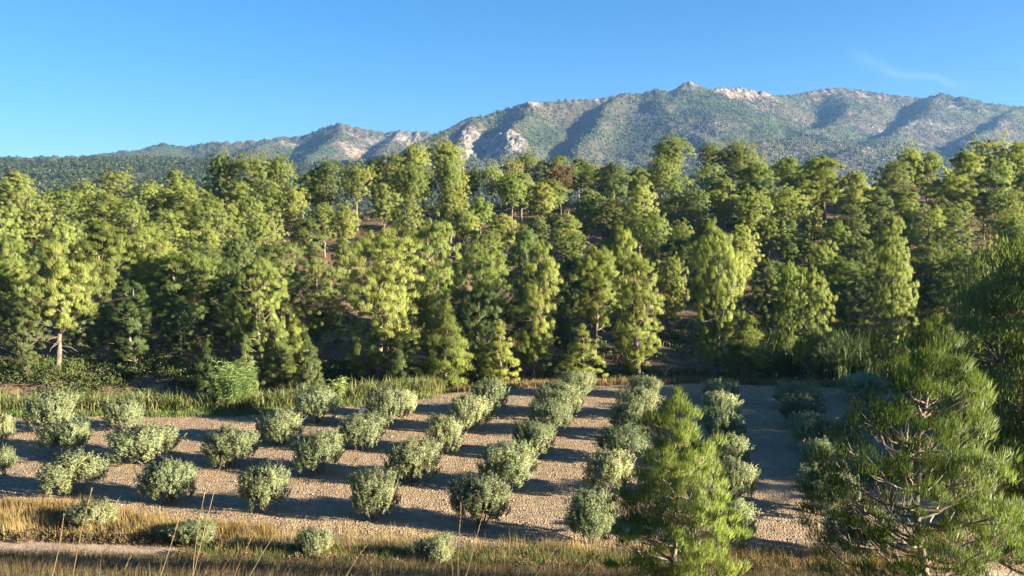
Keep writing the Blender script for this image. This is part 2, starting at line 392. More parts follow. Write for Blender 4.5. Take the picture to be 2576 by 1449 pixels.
warm = bl(905, 375, 2830, 60)*1.0+.5*bl(1350, 262, 2480, 40)+.7*bl(1810, 225, 2680, 50)+.35*bl(2100, 226, 2980, 150)+.4*bl(1900, 230, 2740, 80)
nx = len(az); ny = len(dd)
# blend into the near hill behind its ridge
h = np.where(MY < 420, (h-1)*sstep((MY-290)/130)+0.0, h)
i = (np.arange(ny-1)[:, None]*nx+np.arange(nx-1)[None]).ravel()
F = np.stack([i, i+1, i+nx+1, i+nx], -1)
MH = h.reshape(ny, nx)
mo = link('mountains', make_mesh('mountains', np.stack([MX, MY, h], -1), F, M['mount'], True, attr={'rock': rock, 'warm': np.clip(warm, 0, 1)}))
tag(mo, kind='structure')
# flat land all round, to the horizon
V = np.array([[-9000, -6000, -4], [9000, -6000, -4], [9000, 9000, -4], [-9000, 9000, -4]], float)
tag(link('plain', make_mesh('plain', V, np.array([[0, 1, 2, 3]]), M['floor'])), kind='structure')

# trees on the far slopes: one far-off wood, one mesh
def far_wood(name, n, dmin, dmax, amin, amax, hmin, hmax, label, rockmax, seed, nb=0):
    g = np.random.default_rng(seed)
    a = g.uniform(amin, amax, n); ri = np.sqrt(g.uniform(dmin**2, dmax**2, n))
    fi = np.interp(np.degrees(np.arctan(a)), azd, np.arange(nx)); fj = np.interp(ri, dd, np.arange(ny))
    i0 = fi.astype(int).clip(0, nx-2); j0 = fj.astype(int).clip(0, ny-2); fx = fi-i0; fy = fj-j0
    def bil(G): return (G[j0, i0]*(1-fx)+G[j0, i0+1]*fx)*(1-fy)+(G[j0+1, i0]*(1-fx)+G[j0+1, i0+1]*fx)*fy
    z = bil(MH); rk_ = bil(rock.reshape(ny, nx)); x = a*ri; y = ri
    dens = fbm(x/70, y/70, 3, 131)+.5
    keep = (rk_ < rockmax+g.uniform(-.1, .15, n)) & (dens > g.uniform(.25, .62, n)) & (z > 4)
    x, y, z = x[keep], y[keep], z[keep]; m = len(x)
    hh = g.uniform(hmin, hmax, m); rr = hh*g.uniform(.3, .45, m)
    if nb == 0:
        ang = np.arange(5)/5*2*math.pi; ph = g.uniform(0, 6.28, m)
        lo = np.stack([np.cos(ang[None]+ph[:, None])*rr[:, None]*g.uniform(.7, 1.2, (m, 5)), np.sin(ang[None]+ph[:, None])*rr[:, None]*g.uniform(.7, 1.2, (m, 5)), hh[:, None]*g.uniform(.25, .5, (m, 5))], -1)
        top = np.stack([g.normal(0, .08, m)*hh, g.normal(0, .08, m)*hh, hh], -1)[:, None]; bot = np.stack([0*hh, 0*hh, -.6+0*hh], -1)[:, None]
        V = np.concatenate([lo, top, bot], 1)+np.stack([x, y, z], -1)[:, None]
        f = [(k, (k+1) % 5, 5) for k in range(5)]+[((k+1) % 5, k, 6) for k in range(5)]
        F = (np.arange(m)[:, None, None]*7+np.array(f)[None]).reshape(-1, 3); V = V.reshape(-1, 3)
    else:
        # clump of leaf faces on an ovoid
        dr = unit(g.normal(size=(m, nb, 3))); c = dr*np.stack([rr, rr, hh*.42], -1)[:, None]*g.uniform(.75, 1.1, (m, nb, 1))
        c[..., 2] += hh[:, None]*.55
        t1 = unit(g.normal(size=(m, nb, 3))+dr*.3); t2 = unit(np.cross(t1, dr)); sz = rr[:, None, None]*g.uniform(.3, .6, (m, nb, 1))
        c = c+np.stack([x, y, z], -1)[:, None]
        V = np.stack([c-t1*sz, c+t2*sz*.9, c+t1*sz+dr*sz*.3], 2).reshape(-1, 3)
        F = np.arange(m*nb*3).reshape(-1, 3)
    o = link(name, make_mesh(name, V, F, M['far_tree'], False)); tag(o, label, 'woodland', kind='stuff'); return m
n1_ = far_wood('mountain_pinewood', 70000, 1500, 3250, -.72, .72, 3.5, 7.5, 'scattered dark pines dotting the far hazy mountain slopes', .42, 5)
n2_ = far_wood('foothill_pinewood', 9000, 430, 1600, -.75, .1, 6.5, 11, 'dense bluish pine wood on the low foothill at the left behind the near ridge', .5, 6, nb=34)

# ------------------------------------------------------------------ tubes and foliage
def tube(pts, radii, sides=5):
    pts = np.asarray(pts, float); n = len(pts); radii = np.asarray(radii, float)
    d = np.gradient(pts, axis=0); d = unit(d)
    ref = np.where(np.abs(d[:, 2:3]) > .9, np.array([[1., 0, 0]]), np.array([[0, 0, 1.]]))
    u = unit(np.cross(d, ref)); v = np.cross(d, u); a = np.arange(sides)/sides*2*math.pi
    V = pts[:, None]+(u[:, None]*np.cos(a)[None, :, None]+v[:, None]*np.sin(a)[None, :, None])*radii[:, None, None]
    V = V.reshape(-1, 3); F = []
    for i in range(n-1):
        for j in range(sides):
            F.append((i*sides+j, i*sides+(j+1) % sides, (i+1)*sides+(j+1) % sides, (i+1)*sides+j))
    return V, np.array(F)
def join(parts):
    Vs, Fs, k = [], [], 0
    for V, F in parts: Vs.append(V); Fs.append(F+k); k += len(V)
    return np.concatenate(Vs), np.concatenate(Fs)

def blades(g, C, Dv, L, W, curl=0.0, tri=False):
    """rhombic leaf/needle-bundle faces: base C, direction Dv, length L, width W (arrays)"""
    n = len(C); side = unit(np.cross(Dv, g.normal(size=(n, 3)))); L = np.broadcast_to(L, n)[:, None]; W = np.broadcast_to(W, n)[:, None]
    if tri:
        V = np.stack([C-side*W*.45, C+Dv*L, C+side*W*.45+Dv*L*.3], 1).reshape(-1, 3)
        return V, np.arange(3*n).reshape(-1, 3)
    m = C+Dv*L*.45
    V = np.stack([C, m+side*W*.5, C+Dv*L+np.array([0, 0, -1.])*curl*L, m-side*W*.5], 1).reshape(-1, 3)
    return V, np.arange(4*n).reshape(-1, 4)

def pine_proto(seed, H, R, kind, nl=42, ppl=6, bpp=78, blade=(.30, .10), lean=0.0, mat='pine', puff=.66, near=False, lobe=1.0):
    g = np.random.default_rng(seed)
    lean_a = g.uniform(0, 6.28); tz = np.linspace(0, 1, 9)
    wob = np.cumsum(g.normal(0, .035, (9, 2)), axis=0)*H*.35; wob[0] = 0
    tr = np.stack([wob[:, 0]+lean*H*tz**1.5*math.cos(lean_a), wob[:, 1]+lean*H*tz**1.5*math.sin(lean_a), tz*H*.96], -1)
    tr0 = tr.copy(); tr0[0, 2] = -.7
    r0 = (.018*H+.05)*(.62 if near else 1)
    wood = [tube(tr0, r0*(1-tz*.85), 7)]
    if kind == 'full':  lo = .10; prof = lambda t: max(.2, (1-max(0, (t-.42)/.66)**2)**.5*(1-max(0, (.30-t)/.42)**1.6))
    elif kind == 'cone': lo = .05; prof = lambda t: max(.10, (1-t)**.8*(.55+min(t*4, 1)*.45)*1.1)
    elif kind == 'young': lo = .04; prof = lambda t: max(.12, (1-t**1.9)**.8)
    elif kind == 'mid': lo = .30; prof = lambda t: max(.25, (1-max(0, (t-.45)/.64)**2)**.5*(1-max(0, (.3-t)/.5)**1.3))
    else: lo = .50; prof = lambda t: max(.4, (1-max(0, (t-.5)/.68)**2)**.5*(1-max(0, (.4-t)/.7)))
    PC = []; PR = []; limbs = []; LD = []
    # crown of lobes: every lobe hangs on a limb, plumes sit on the lobe's upper and outer side
    n_up = nl; zs = [lo+(.90-lo)*((i+.5)/n_up) for i in range(n_up)]
    lobes = []
    for i, zt in enumerate(zs):
        t = (zt-lo)/(1-lo); a = i*2.399+g.uniform(-.55, .55); env = 1.28*R*prof(t)
        lr = env*g.uniform(.31, .54)*(1.25 if kind == 'high' else 1)*lobe; lr = max(lr, .16*R*lobe)
        od = max(env-lr*.9, 0)*g.uniform(.55, 1.0)
        ax = np.array([np.interp(zt, tz, tr[:, 0]), np.interp(zt, tz, tr[:, 1])])
        lobes.append((np.array([ax[0]+math.cos(a)*od, ax[1]+math.sin(a)*od, zt*H*.96+g.uniform(-.3, .3)]), lr, od, t))
    lobes.append((tr[-1]+np.array([0, 0, -(.25 if kind in ('cone', 'young') else .42)*R]), R*(.22 if kind in ('cone', 'young') else .42), 0, 1.0))
    for c_, lr, od, t in lobes:
        drop = (.15+.35*t)*od+.35*lr; zb = max(c_[2]-drop, .05*H); zf = min(zb/(H*.96), .97)
        p0 = np.array([np.interp(zf, tz, tr[:, 0]), np.interp(zf, tz, tr[:, 1]), zb])
        q = np.linspace(0, 1, 5)[:, None]; pts = p0+(c_-p0)*q+np.array([0, 0, -1.])*od*.12*np.sin(q*math.pi); pts[1:4] += g.normal(0, .03, (3, 3))*od
        rr_ = r0*(.20+.25*(1-t)); limbs.append((pts, rr_*(1-.7*q[:, 0])))
        npf = max(5, int(ppl*(lr/(R*.42))**1.6))
        dd_ = unit(g.normal(size=(npf, 3))); dd_[:, 2] = np.where(dd_[:, 2] < -.35, -dd_[:, 2]*.6, dd_[:, 2])
        for j in range(npf):
            rr2 = g.uniform(.62, 1.08) if g.uniform() > .18 else g.uniform(1.1, 1.35); pc = c_+dd_[j]*lr*rr2*np.array([.98, .98, 1.25])
            PC.append(pc); PR.append(puff*g.uniform(.65, 1.25)); LD.append(dd_[j])
            if near or j % 5 == 0: limbs.append((np.stack([pts[3], (pts[3]+pc)/2+g.normal(0, .05, 3)*lr, pc]), np.array([.28, .18, .08])*rr_))
    for j in range(6):
        PC.append(tr[-1]+np.array([g.normal(0, .12), g.normal(0, .12), .12-.12*j])); PR.append(puff*.5); LD.append([0, 0, 1.])
    PC = np.array(PC); PR = np.array(PR); LD = np.array(LD)
    # bare twigs low on the trunk
    for i in range(10 if kind in ('mid', 'high') else 4):
        hh = g.uniform(.08, lo+.12); a = g.uniform(0, 6.28); L = R*g.uniform(.25, .6)
        p0 = np.array([np.interp(hh, tz, tr[:, 0]), np.interp(hh, tz, tr[:, 1]), hh*H*.96]); q = np.linspace(0, 1, 4)[:, None]
        pts = p0+np.array([math.cos(a), math.sin(a), 0])*L*q+np.array([0, 0, -.35])*L*q**2+g.normal(0, .03, (4, 3))*L
        limbs.append((pts, .025*(1-.7*q[:, 0])+.008))
    n = len(PC); nbp = bpp
    # shoots: short upright candles inside each puff
    d = unit(g.normal(size=(n, nbp, 3))); d[..., 2] = np.abs(d[..., 2])*.9-.22
    rad = g.uniform(.25, 1.0, (n, nbp, 1))**.6
    C = PC[:, None]+d*rad*PR[:, None, None]*np.array([.8, .8, 1.15])
    Dv = unit(d*.35+LD[:, None]*.3+np.array([0, 0, 1.0])+g.normal(0, .27, (n, nbp, 3)))
    C = C.reshape(-1, 3); Dv = Dv.reshape(-1, 3); m = len(C)
    V, F = blades(g, C, Dv, blade[0]*g.uniform(.6, 1.3, m), blade[1]*g.uniform(.7, 1.3, m), tri=True)
    lw = [tube(p, r, 4) for p, r in limbs]
    cc = np.array([0, 0, H*.45]); whole = unit((C-cc)*np.array([1, 1, .6])); loc_ = (unit(d*.5+LD[:, None]*.9+np.array([0, 0, .2]))).reshape(-1, 3)
    crown = make_mesh('pine_crown', V, F, M[mat], nrm=unit(loc_*.55+whole*.7+g.normal(0, .12, C.shape)))
    trunk = make_mesh('pine_trunk', *join(wood+lw), M['bark'], True)
    ext = float(np.percentile(np.hypot(C[:, 0], C[:, 1]), 93))
    return dict(H=H, R=ext, crown=crown, trunk=trunk, kind=kind, wood=wood, limbs=lw)

PR_ = []
spec = [('full', 13, 2.9, 0.0), ('full', 13, 2.4, .03), ('full', 11, 3.4, .0), ('full', 12, 3.8, .02), ('mid', 12, 3.0, .04), ('mid', 11, 2.5, .0), ('mid', 12, 3.6, .03), ('mid', 10, 2.5, .05), ('mid', 11, 3.9, .02), ('high', 12, 3.9, .03),
        ('high', 11, 3.4, .04), ('high', 12, 3.2, .02), ('high', 10, 3.0, .06), ('cone', 9, 2.4, 0), ('cone', 8, 2.0, 0)]
for k_, (kd, H, R, ln) in enumerate(spec):
    PR_.append(pine_proto(100+k_, H, R, kd, nl={'full': 20, 'mid': 14, 'high': 11, 'cone': 22}[kd], ppl={'full': 21, 'mid': 23, 'high': 26, 'cone': 15}[kd], bpp=94, puff=.36, blade=(.32, .037), lean=ln))
by = {}
for p in PR_: by.setdefault(p['kind'], []).append(p)

def place_pine(px, top, wpx, d, kind, label, group=None, rz=None, mat=None, hmul=1, name='pine_tree'):
    s = ray_s(top); x = wx(px, top, d); g0 = float(T(x, d)); hgt = (CAMZ+s*d-g0)*hmul*.975
    wpx = wpx*1.0; asp = hgt/(wpx/2000.0*d/2); pool = sorted(by[kind], key=lambda q: abs(math.log(asp*q['R']/q['H'])))[:3]
    pr = R_.choice(pool); sx = (wpx/2000.0*d/2)/pr['R']; sz = hgt/pr['H']
    e = bpy.data.objects.new(name, None); COL.objects.link(e); e.location = (x, d, g0)
    e.rotation_euler = (0, 0, R_.uniform(0, 6.28) if rz is None else rz); e.scale = (sx, sx, sz)
    e.empty_display_size = .5
    tag(e, label, 'tree', group)
    t = link('trunk', pr['trunk'], e); c = link('crown', pr['crown'], e)
    if mat: c.material_slots[0].link = 'OBJECT'; c.material_slots[0].material = M[mat]
    return e, x, hgt

def solve_d(px, top, h, lo=88, hi=182):
    s = ray_s(top); ds = np.arange(lo, hi, 1.0); xs = wx(px, top, ds)
    hh = CAMZ+s*ds-T(xs, ds); return float(ds[np.argmin(np.abs(hh-h))])

GP = 'pines on the slope behind the orchard'
front = [ # px, top, width, distance, kind, label
 (125, 592, 165, 81, 'mid', 'leaning pine with drooping bare lower branches at the far left foot of the slope'),
 (262, 545, 165, 93, 'mid', 'tall pale-green pine just right of the leaning pine at the left'),
 (352, 552, 110, 99, 'mid', 'slim pine squeezed between two larger pines near the left'),
 (455, 622, 165, 91, 'mid', 'broad bright pine with rounded top left of the golden conical pine'),
 (648, 648, 175, 79, 'full', 'golden-green conical pine standing directly behind the giant cane clump'),
 (575, 640, 95, 88, 'full', 'darker narrow pine touching the left side of the golden conical pine'),
 (942, 566, 205, 80.5, 'full', 'largest bright pine of the slope foot with pale lower trunk showing'),
 (1085, 545, 150, 93, 'full', 'bright pine close behind the right shoulder of the largest pine'),
 (1188, 602, 165, 86, 'full', 'wide round-headed bright pine right of the largest pine'),
 (1122, 752, 120, 77, 'cone', 'young vivid green pine at the orchard edge left of centre'),
 (1212, 718, 140, 81, 'full', 'dark green pine standing behind two young pines at the orchard edge'),
 (1252, 800, 95, 78, 'cone', 'small light green young pine at the head of the olive rows'),
 (1350, 592, 115, 81, 'full', 'tall narrow bright pine behind the head of the olive rows'),
 (1460, 812, 110, 79, 'cone', 'small conical pine at the orchard end between two tall pines'),
 (1498, 612, 125, 91, 'mid', 'open pine with visible pale branches left of the dense oval pine'),
 (1612, 628, 135, 80, 'full', 'dense oval bright pine right of centre reaching low to the ground'),
 (1572, 560, 95, 97, 'mid', 'slender pine rising behind the dense oval pine'),
 (1812, 576, 135, 81, 'full', 'tall column-shaped bright pine standing alone right of centre'),
 (1885, 792, 105, 79, 'cone', 'small shaggy pine above the creek shrubs right of centre'),
 (2042, 662, 100, 79.5, 'full', 'bright ragged pine with lit right edge above dry brown brush'),
 (1992, 650, 80, 86, 'full', 'half-shaded pine leaning against the ragged bright pine'),
 (2242, 610, 110, 79, 'full', 'tall yellowish pine standing in the reeds at the right'),
 (2245, 520, 90, 95, 'full', 'tall pine rising directly behind the yellowish pine in the reeds'),
 (2066, 598, 85, 92, 'full', 'pine with sunlit crown above the ragged bright pine'),
 (1772, 542, 110, 96, 'mid', 'spreading pine just left of and behind the column-shaped pine'),
 (745, 770, 75, 80, 'cone', 'small dim young pine in the shade right of the golden conical pine'),
 (800, 640, 150, 90, 'full', 'dark shaded pine between the golden conical pine and the largest pine'),
 (700, 600, 120, 97, 'mid', 'shaded pine behind the golden conical pine'),
 (1310, 560, 90, 104, 'mid', 'shaded pine behind the tall narrow bright pine'),
 (1430, 640, 90, 90, 'full', 'dim narrow pine between the tall narrow pine and the open pine'),
 (2140, 640, 110, 90, 'full', 'dark green shaded pine left of the yellowish pine in the reeds'),
 (2360, 600, 150, 89, 'full', 'dark shaded pine right of the yellowish pine in the reeds'),
 (60, 760, 110, 79, 'full', 'dark low pine at the very left edge below the taller pines'),
 (210, 700, 120, 84, 'full', 'dark pine behind the bare branches of the leaning pine'),
 (330, 700, 120, 82, 'full', 'dim pine right of the leaning pine with hidden trunk'),
 (450, 740, 120, 84, 'full', 'shaded pine low between the broad bright pine and the golden one'),
 (615, 838, 80, 75, 'cone', 'dim bushy sapling behind the cane clump'),
 (690, 800, 90, 77, 'cone', 'dark sapling right of and behind the cane clump'),
 (770, 830, 80, 75, 'cone', 'dark low sapling halfway between cane clump and largest pine'),
 (1010, 830, 90, 77, 'cone', 'dark low sapling left of the vivid green young pine'),
 (520, 850, 70, 76, 'cone', 'dim scraggly sapling left of the cane clump'),
 (2450, 620, 150, 86, 'full', 'dark shaded pine near the right edge behind the near big pine'),
 (1920, 640, 90, 92, 'full', 'dark shaded pine right of the column-shaped pine'),
]
DARK = {'dark', 'darker', 'dim', 'shaded'}  # these first words pick the darker needles, which paint the shade on
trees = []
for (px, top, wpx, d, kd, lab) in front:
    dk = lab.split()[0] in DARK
    trees.append(place_pine(px, top, wpx, d, kd, lab, GP, mat='pine_dark_shaded' if dk else None))

back = [ # px, top, width, kind, height (0 = 11)
 (40, 425, 95, 'mid', 0), (55, 466, 105, 'full', 12), (5, 515, 100, 'full', 12), (-40, 470, 120, 'full', 12), (20, 585, 110, 'full', 13), (-30, 620, 130, 'full', 13), (300, 427, 95, 'mid', 0), (215, 455, 80, 'mid', 10), (440, 421, 80, 'mid', 0), (560, 399, 75, 'high', 10), (640, 393, 115, 'high', 12),
 (702, 405, 70, 'high', 10), (415, 470, 90, 'mid', 10), (545, 437, 85, 'mid', 0), (612, 452, 75, 'mid', 10), (480, 466, 95, 'mid', 0), (372, 456, 85, 'mid', 0), (325, 500, 85, 'full', 10), (215, 497, 85, 'full', 10), (165, 475, 80, 'mid', 10),
 (150, 540, 90, 'full', 12), (520, 482, 115, 'full', 12), (498, 546, 90, 'full', 11), (632, 500, 65, 'high', 10), (732, 482, 80, 'high', 10), (792, 425, 90, 'mid', 11), (832, 400, 95, 'mid', 10), (895, 415, 95, 'high', 12), (815, 506, 65, 'mid', 9),
 (782, 540, 90, 'mid', 9), (1025, 496, 85, 'full', 10), (990, 386, 95, 'mid', 11), (1040, 376, 80, 'high', 11), (1122, 365, 105, 'high', 13), (1032, 430, 85, 'high', 11), (945, 395, 70, 'mid', 9), (1190, 421, 55, 'high', 10), (1237, 421, 55, 'high', 10),
 (1325, 388, 65, 'high', 9), (1290, 405, 60, 'high', 9), (1360, 402, 60, 'mid', 9), (1410, 386, 65, 'mid', 10), (1457, 392, 60, 'mid', 10), (1432, 422, 65, 'high', 10), (1485, 471, 85, 'mid', 11), (1545, 405, 85, 'mid', 12), (1615, 416, 65, 'mid', 10),
 (1612, 461, 95, 'full', 12), (1640, 522, 85, 'full', 12), (1690, 345, 95, 'high', 13), (1665, 402, 80, 'high', 10), (1780, 416, 95, 'mid', 12), (1785, 365, 65, 'high', 11), (1850, 372, 120, 'high', 12), (1912, 405, 100, 'mid', 12), (1890, 482, 95, 'high', 11),
 (1420, 530, 85, 'mid', 10), (1262, 532, 90, 'mid', 10), (1980, 390, 65, 'mid', 10), (2085, 386, 130, 'mid', 13), (2150, 425, 80, 'mid', 12), (1980, 466, 105, 'mid', 11), (1988, 541, 70, 'full', 9), (2056, 490, 50, 'cone', 8), (2036, 552, 45, 'cone', 7),
 (2250, 400, 90, 'mid', 12), (2292, 382, 65, 'high', 12), (2202, 462, 90, 'full', 12), (2290, 470, 80, 'full', 11), (2152, 512, 80, 'full', 10), (2335, 378, 70, 'mid', 12), (2420, 372, 85, 'mid', 12), (2500, 346, 115, 'mid', 13), (2565, 352, 90, 'mid', 13),
 (2350, 522, 110, 'full', 12), (2408, 432, 125, 'mid', 12), (2412, 540, 90, 'full', 12), (2482, 422, 85, 'mid', 12), (2535, 480, 115, 'mid', 12), (2570, 565, 120, 'full', 12), (2480, 600, 120, 'full', 13), (1712, 560, 65, 'high', 8), (865, 520, 70, 'high', 10),
 (1130, 470, 80, 'mid', 10), (1205, 490, 60, 'mid', 8), (960, 455, 80, 'mid', 10), (1370, 455, 70, 'mid', 9), (1345, 540, 60, 'full', 8), (1540, 500, 80, 'mid', 10), (1700, 440, 90, 'mid', 11), (1745, 470, 80, 'mid', 10), (1830, 440, 90, 'mid', 11), (2100, 545, 70, 'full', 9),
 (2030, 430, 80, 'mid', 11), (260, 480, 90, 'mid', 11), (100, 505, 90, 'full', 11), (430, 520, 90, 'full', 11), (580, 500, 80, 'full', 10), (660, 560, 90, 'high', 9), (1940, 560, 80, 'high', 8), (1150, 420, 60, 'mid', 10), (680, 450, 80, 'mid', 11), (2620, 420, 120, 'mid', 13), (2640, 520, 140, 'full', 13),
 (390, 590, 110, 'full', 12), (860, 590, 70, 'mid', 9), (1240, 620, 80, 'full', 9), (1440, 580, 70, 'full', 9), (2180, 590, 90, 'full', 11), (2320, 640, 90, 'full', 11), (1690, 640, 80, 'full', 10), (1860, 560, 90, 'full', 10)]
backt = []
for (px, top, wpx, kd, hh) in back:
    d = solve_d(px, top+R_.uniform(-2, 2), hh or 11); backt.append((px, top, wpx, kd, d))
# fill the gaps of the slope with further pines, never above the skyline
tx = [wx(a[0], a[1], a[3]) for a in front]+[wx(a[0], a[1], a[4]) for a in backt]; ty = [a[3] for a in front]+[a[4] for a in backt]
skyx = [-200, 40, 170, 300, 440, 560, 640, 760, 830, 900, 990, 1120, 1240, 1330, 1450, 1545, 1640, 1690, 1740, 1850, 1960, 2085, 2180, 2250, 2420, 2576, 2900]
skyy = [440, 432, 470, 432, 428, 408, 402, 450, 408, 425, 395, 385, 430, 400, 400, 412, 425, 380, 410, 385, 400, 395, 430, 400, 380, 355, 340]
fill = []; tries = 0
while len(fill) < 85 and tries < 9000:
    tries += 1; d = R_.uniform(92, 205); px = R_.uniform(-120, 2700); x = wx(px, 500, d)
    if min((x-a)**2+(d-c)**2 for a, c in zip(tx, ty)) < 4.6**2: continue
    hgt = R_.uniform(7.5, 11.5) if d < 150 else R_.uniform(7, 10); z = float(T(x, d))+hgt
    sl = (z-CAMZ)/d; py = 724.5-2000*math.tan(math.atan(sl)+PITCH)
    lim = np.interp(px, skyx, skyy)+14
    if py < lim:
        hgt -= (lim-py)/2000*d
        if hgt < 5.5: continue
        py = lim
    # keep some bare ground open
    if any(abs(px-a) < 34 and abs(py-c) < 50 for a, c in ((1300, 520), (690, 520), (850, 600), (1690, 540))): continue
    tx.append(x); ty.append(d); fill.append((px, py, R_.uniform(4.0, 6.8)/d*2000, R_.choice(['mid', 'mid', 'high', 'high']), d))
allb = [(t, 1) for t in backt]+[(t, 0) for t in fill]
# labels: band of the slope, then the rank from the left
def band(d): return 0 if d < 104 else 1 if d < 124 else 2 if d < 146 else 3 if d < 172 else 4
BN = ['low on the slope', 'at lower mid slope', 'at upper mid slope', 'on the near ridge', 'just behind the ridge crest']
KN = {'full': 'low-branching pine', 'mid': 'round-crowned pine', 'high': 'umbrella-crowned pine', 'cone': 'young pointed pine'}
groups = {}
for i_, (t, pri) in enumerate(allb): groups.setdefault((band(t[4]), t[3]), []).append((t[0], i_))
rank = {}
for key, L in groups.items():
    L.sort()
    for k_, (_, i_) in enumerate(L): rank[i_] = (k_+1, len(L))
def ordn(n): return f"{n}{'th' if 10 <= n % 100 <= 20 else {1: 'st', 2: 'nd', 3: 'rd'}.get(n % 10, 'th')}"
for i_, (t, pri) in enumerate(allb):
    px, top, wpx, kd, d = t; k_, n_ = rank[i_]
    pos = 'leftmost' if k_ == 1 else 'rightmost' if k_ == n_ else ordn(k_)+' from the left'
    lab = f"{KN[kd]} {BN[band(d)]}, {pos} among such pines there"
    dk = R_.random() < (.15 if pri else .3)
    place_pine(px, top, wpx, d, kd, lab, GP, mat='pine_dark_shaded' if dk else None)
place_pine(1412, 424, 62, 158, 'high', 'dead pine with rusty brown crown on the near ridge', GP, mat='brown_straw')

# grove at the right: a few show at the right edge, the rest stand just outside and shade the field
off = [(44+R_.uniform(-1.5, 2.5)+(6 if k % 2 else 0), 37+k*2.1, 9.4+R_.uniform(-.35, .35)+(1.4 if k % 2 else 0)) for k in range(18)]
def grove_pine(x, y, hgt, wid, kd, lab, grp, mat):
    pr = R_.choice(by[kd]); g0 = float(T(x, y)); e = bpy.data.objects.new('pine_tree', None); COL.objects.link(e)
    e.location = (x, y, g0); e.rotation_euler = (0, 0, R_.uniform(0, 6.28)); s = wid/2/pr['R']; e.scale = (s, s, hgt/pr['H'])
    tag(e, lab, 'tree', grp); link('trunk', pr['trunk'], e); c = link('crown', pr['crown'], e)
    if mat: c.material_slots[0].link = 'OBJECT'; c.material_slots[0].material = M[mat]
for k_, (x, y, hgt) in enumerate(off): grove_pine(x, y, hgt, 7.0, 'full', f'pine of the unseen grove right of the orchard, {ordn(k_+1)} counting from the camera', 'pines beyond the right edge of the orchard', 'pine_dark_shaded')

# ------------------------------------------------------------------ olive trees
def olive_proto(seed, H, R, nsh=600, lps=46):
    g = np.random.default_rng(seed)
    # lobes: 4 to 6 upright bouquets
    nl = g.integers(3, 7); la = g.uniform(0, 6.28)+np.arange(nl)*6.283/nl; lr = R*g.uniform(.38, .66, nl)
    LC = np.stack([np.cos(la)*lr, np.sin(la)*lr, H*g.uniform(.36, .52, nl)], -1); LC = np.concatenate([LC, [[0, 0, H*.55]]]); nl += 1
    LH = g.uniform(.72, 1.1, nl)
    k = g.integers(0, nl, nsh); d = unit(g.normal(size=(nsh, 3))); d[:, 2] = np.where(d[:, 2] < -.75, -d[:, 2], d[:, 2])
    out = np.stack([LC[k, 0], LC[k, 1], 0*LC[k, 0]], -1)
    base = LC[k]+d*np.array([R*.46, R*.46, H*.37])*g.uniform(.45, .95, (nsh, 1))
    dirv = unit(out*.45/R+d*.55+np.array([0, 0, 1.7])+g.normal(0, .13, (nsh, 3)))
    ln = g.uniform(.35, 1.0, nsh)*H/2.4*np.where(d[:, 2] < 0, .6, 1)*(1+.45*(g.uniform(0, 1, nsh) < .14))
    top = base+dirv*ln[:, None]; over = top[:, 2] > H*LH[k]*1.12
    ln = np.where(over, ln*.55, ln)
    s = g.uniform(0, 1, (nsh, lps)); C = base[:, None]+dirv[:, None]*(s*ln[:, None])[..., None]
    Dv = unit(dirv[:, None]*.75+g.normal(0, .62, (nsh, lps, 3)))
    C = C+g.normal(0, .025, C.shape); C = C.reshape(-1, 3); Dv = Dv.reshape(-1, 3); C[:, 2] = np.maximum(C[:, 2], .10)
    m = len(C); V, F = blades(g, C, Dv, .115*g.uniform(.6, 1.3, m), .042*g.uniform(.7, 1.3, m), tri=True)
    axn = unit((base-LC[k])/np.array([1, 1, 1.4])+.4*out); NN = unit(np.repeat(axn, lps, 0)+g.normal(0, .45, C.shape)+np.array([0, 0, .2]))
    crown = make_mesh('olive_crown', V, F, M['olive'], nrm=NN)
    wood = []
    for i in range(nl):
        q = np.linspace(0, 1, 5)[:, None]; p0 = np.array([g.normal(0, .07), g.normal(0, .07), -.15])
        pts = p0+(LC[i]-p0)*q+g.normal(0, .03, (5, 3)); wood.append(tube(pts, .055*(1-.6*q[:, 0]), 6))
        for j in range(6):
            e = LC[i]+unit(g.normal(size=3))*np.array([R*.4, R*.4, H*.3]); e[2] = max(e[2], .5)
            wood.append(tube(np.stack([pts[3], (pts[3]+e)/2+g.normal(0, .04, 3), e]), [.02, .013, .006], 4))
    return dict(H=H, R=R, crown=crown, trunk=make_mesh('olive_trunk', *join(wood), M['olivebark'], True))
OL = [olive_proto(300+i, 2.4, 1.3) for i in range(10)]
olives = [] # rows from the front verge back; (px, base_y, width px, top_y)
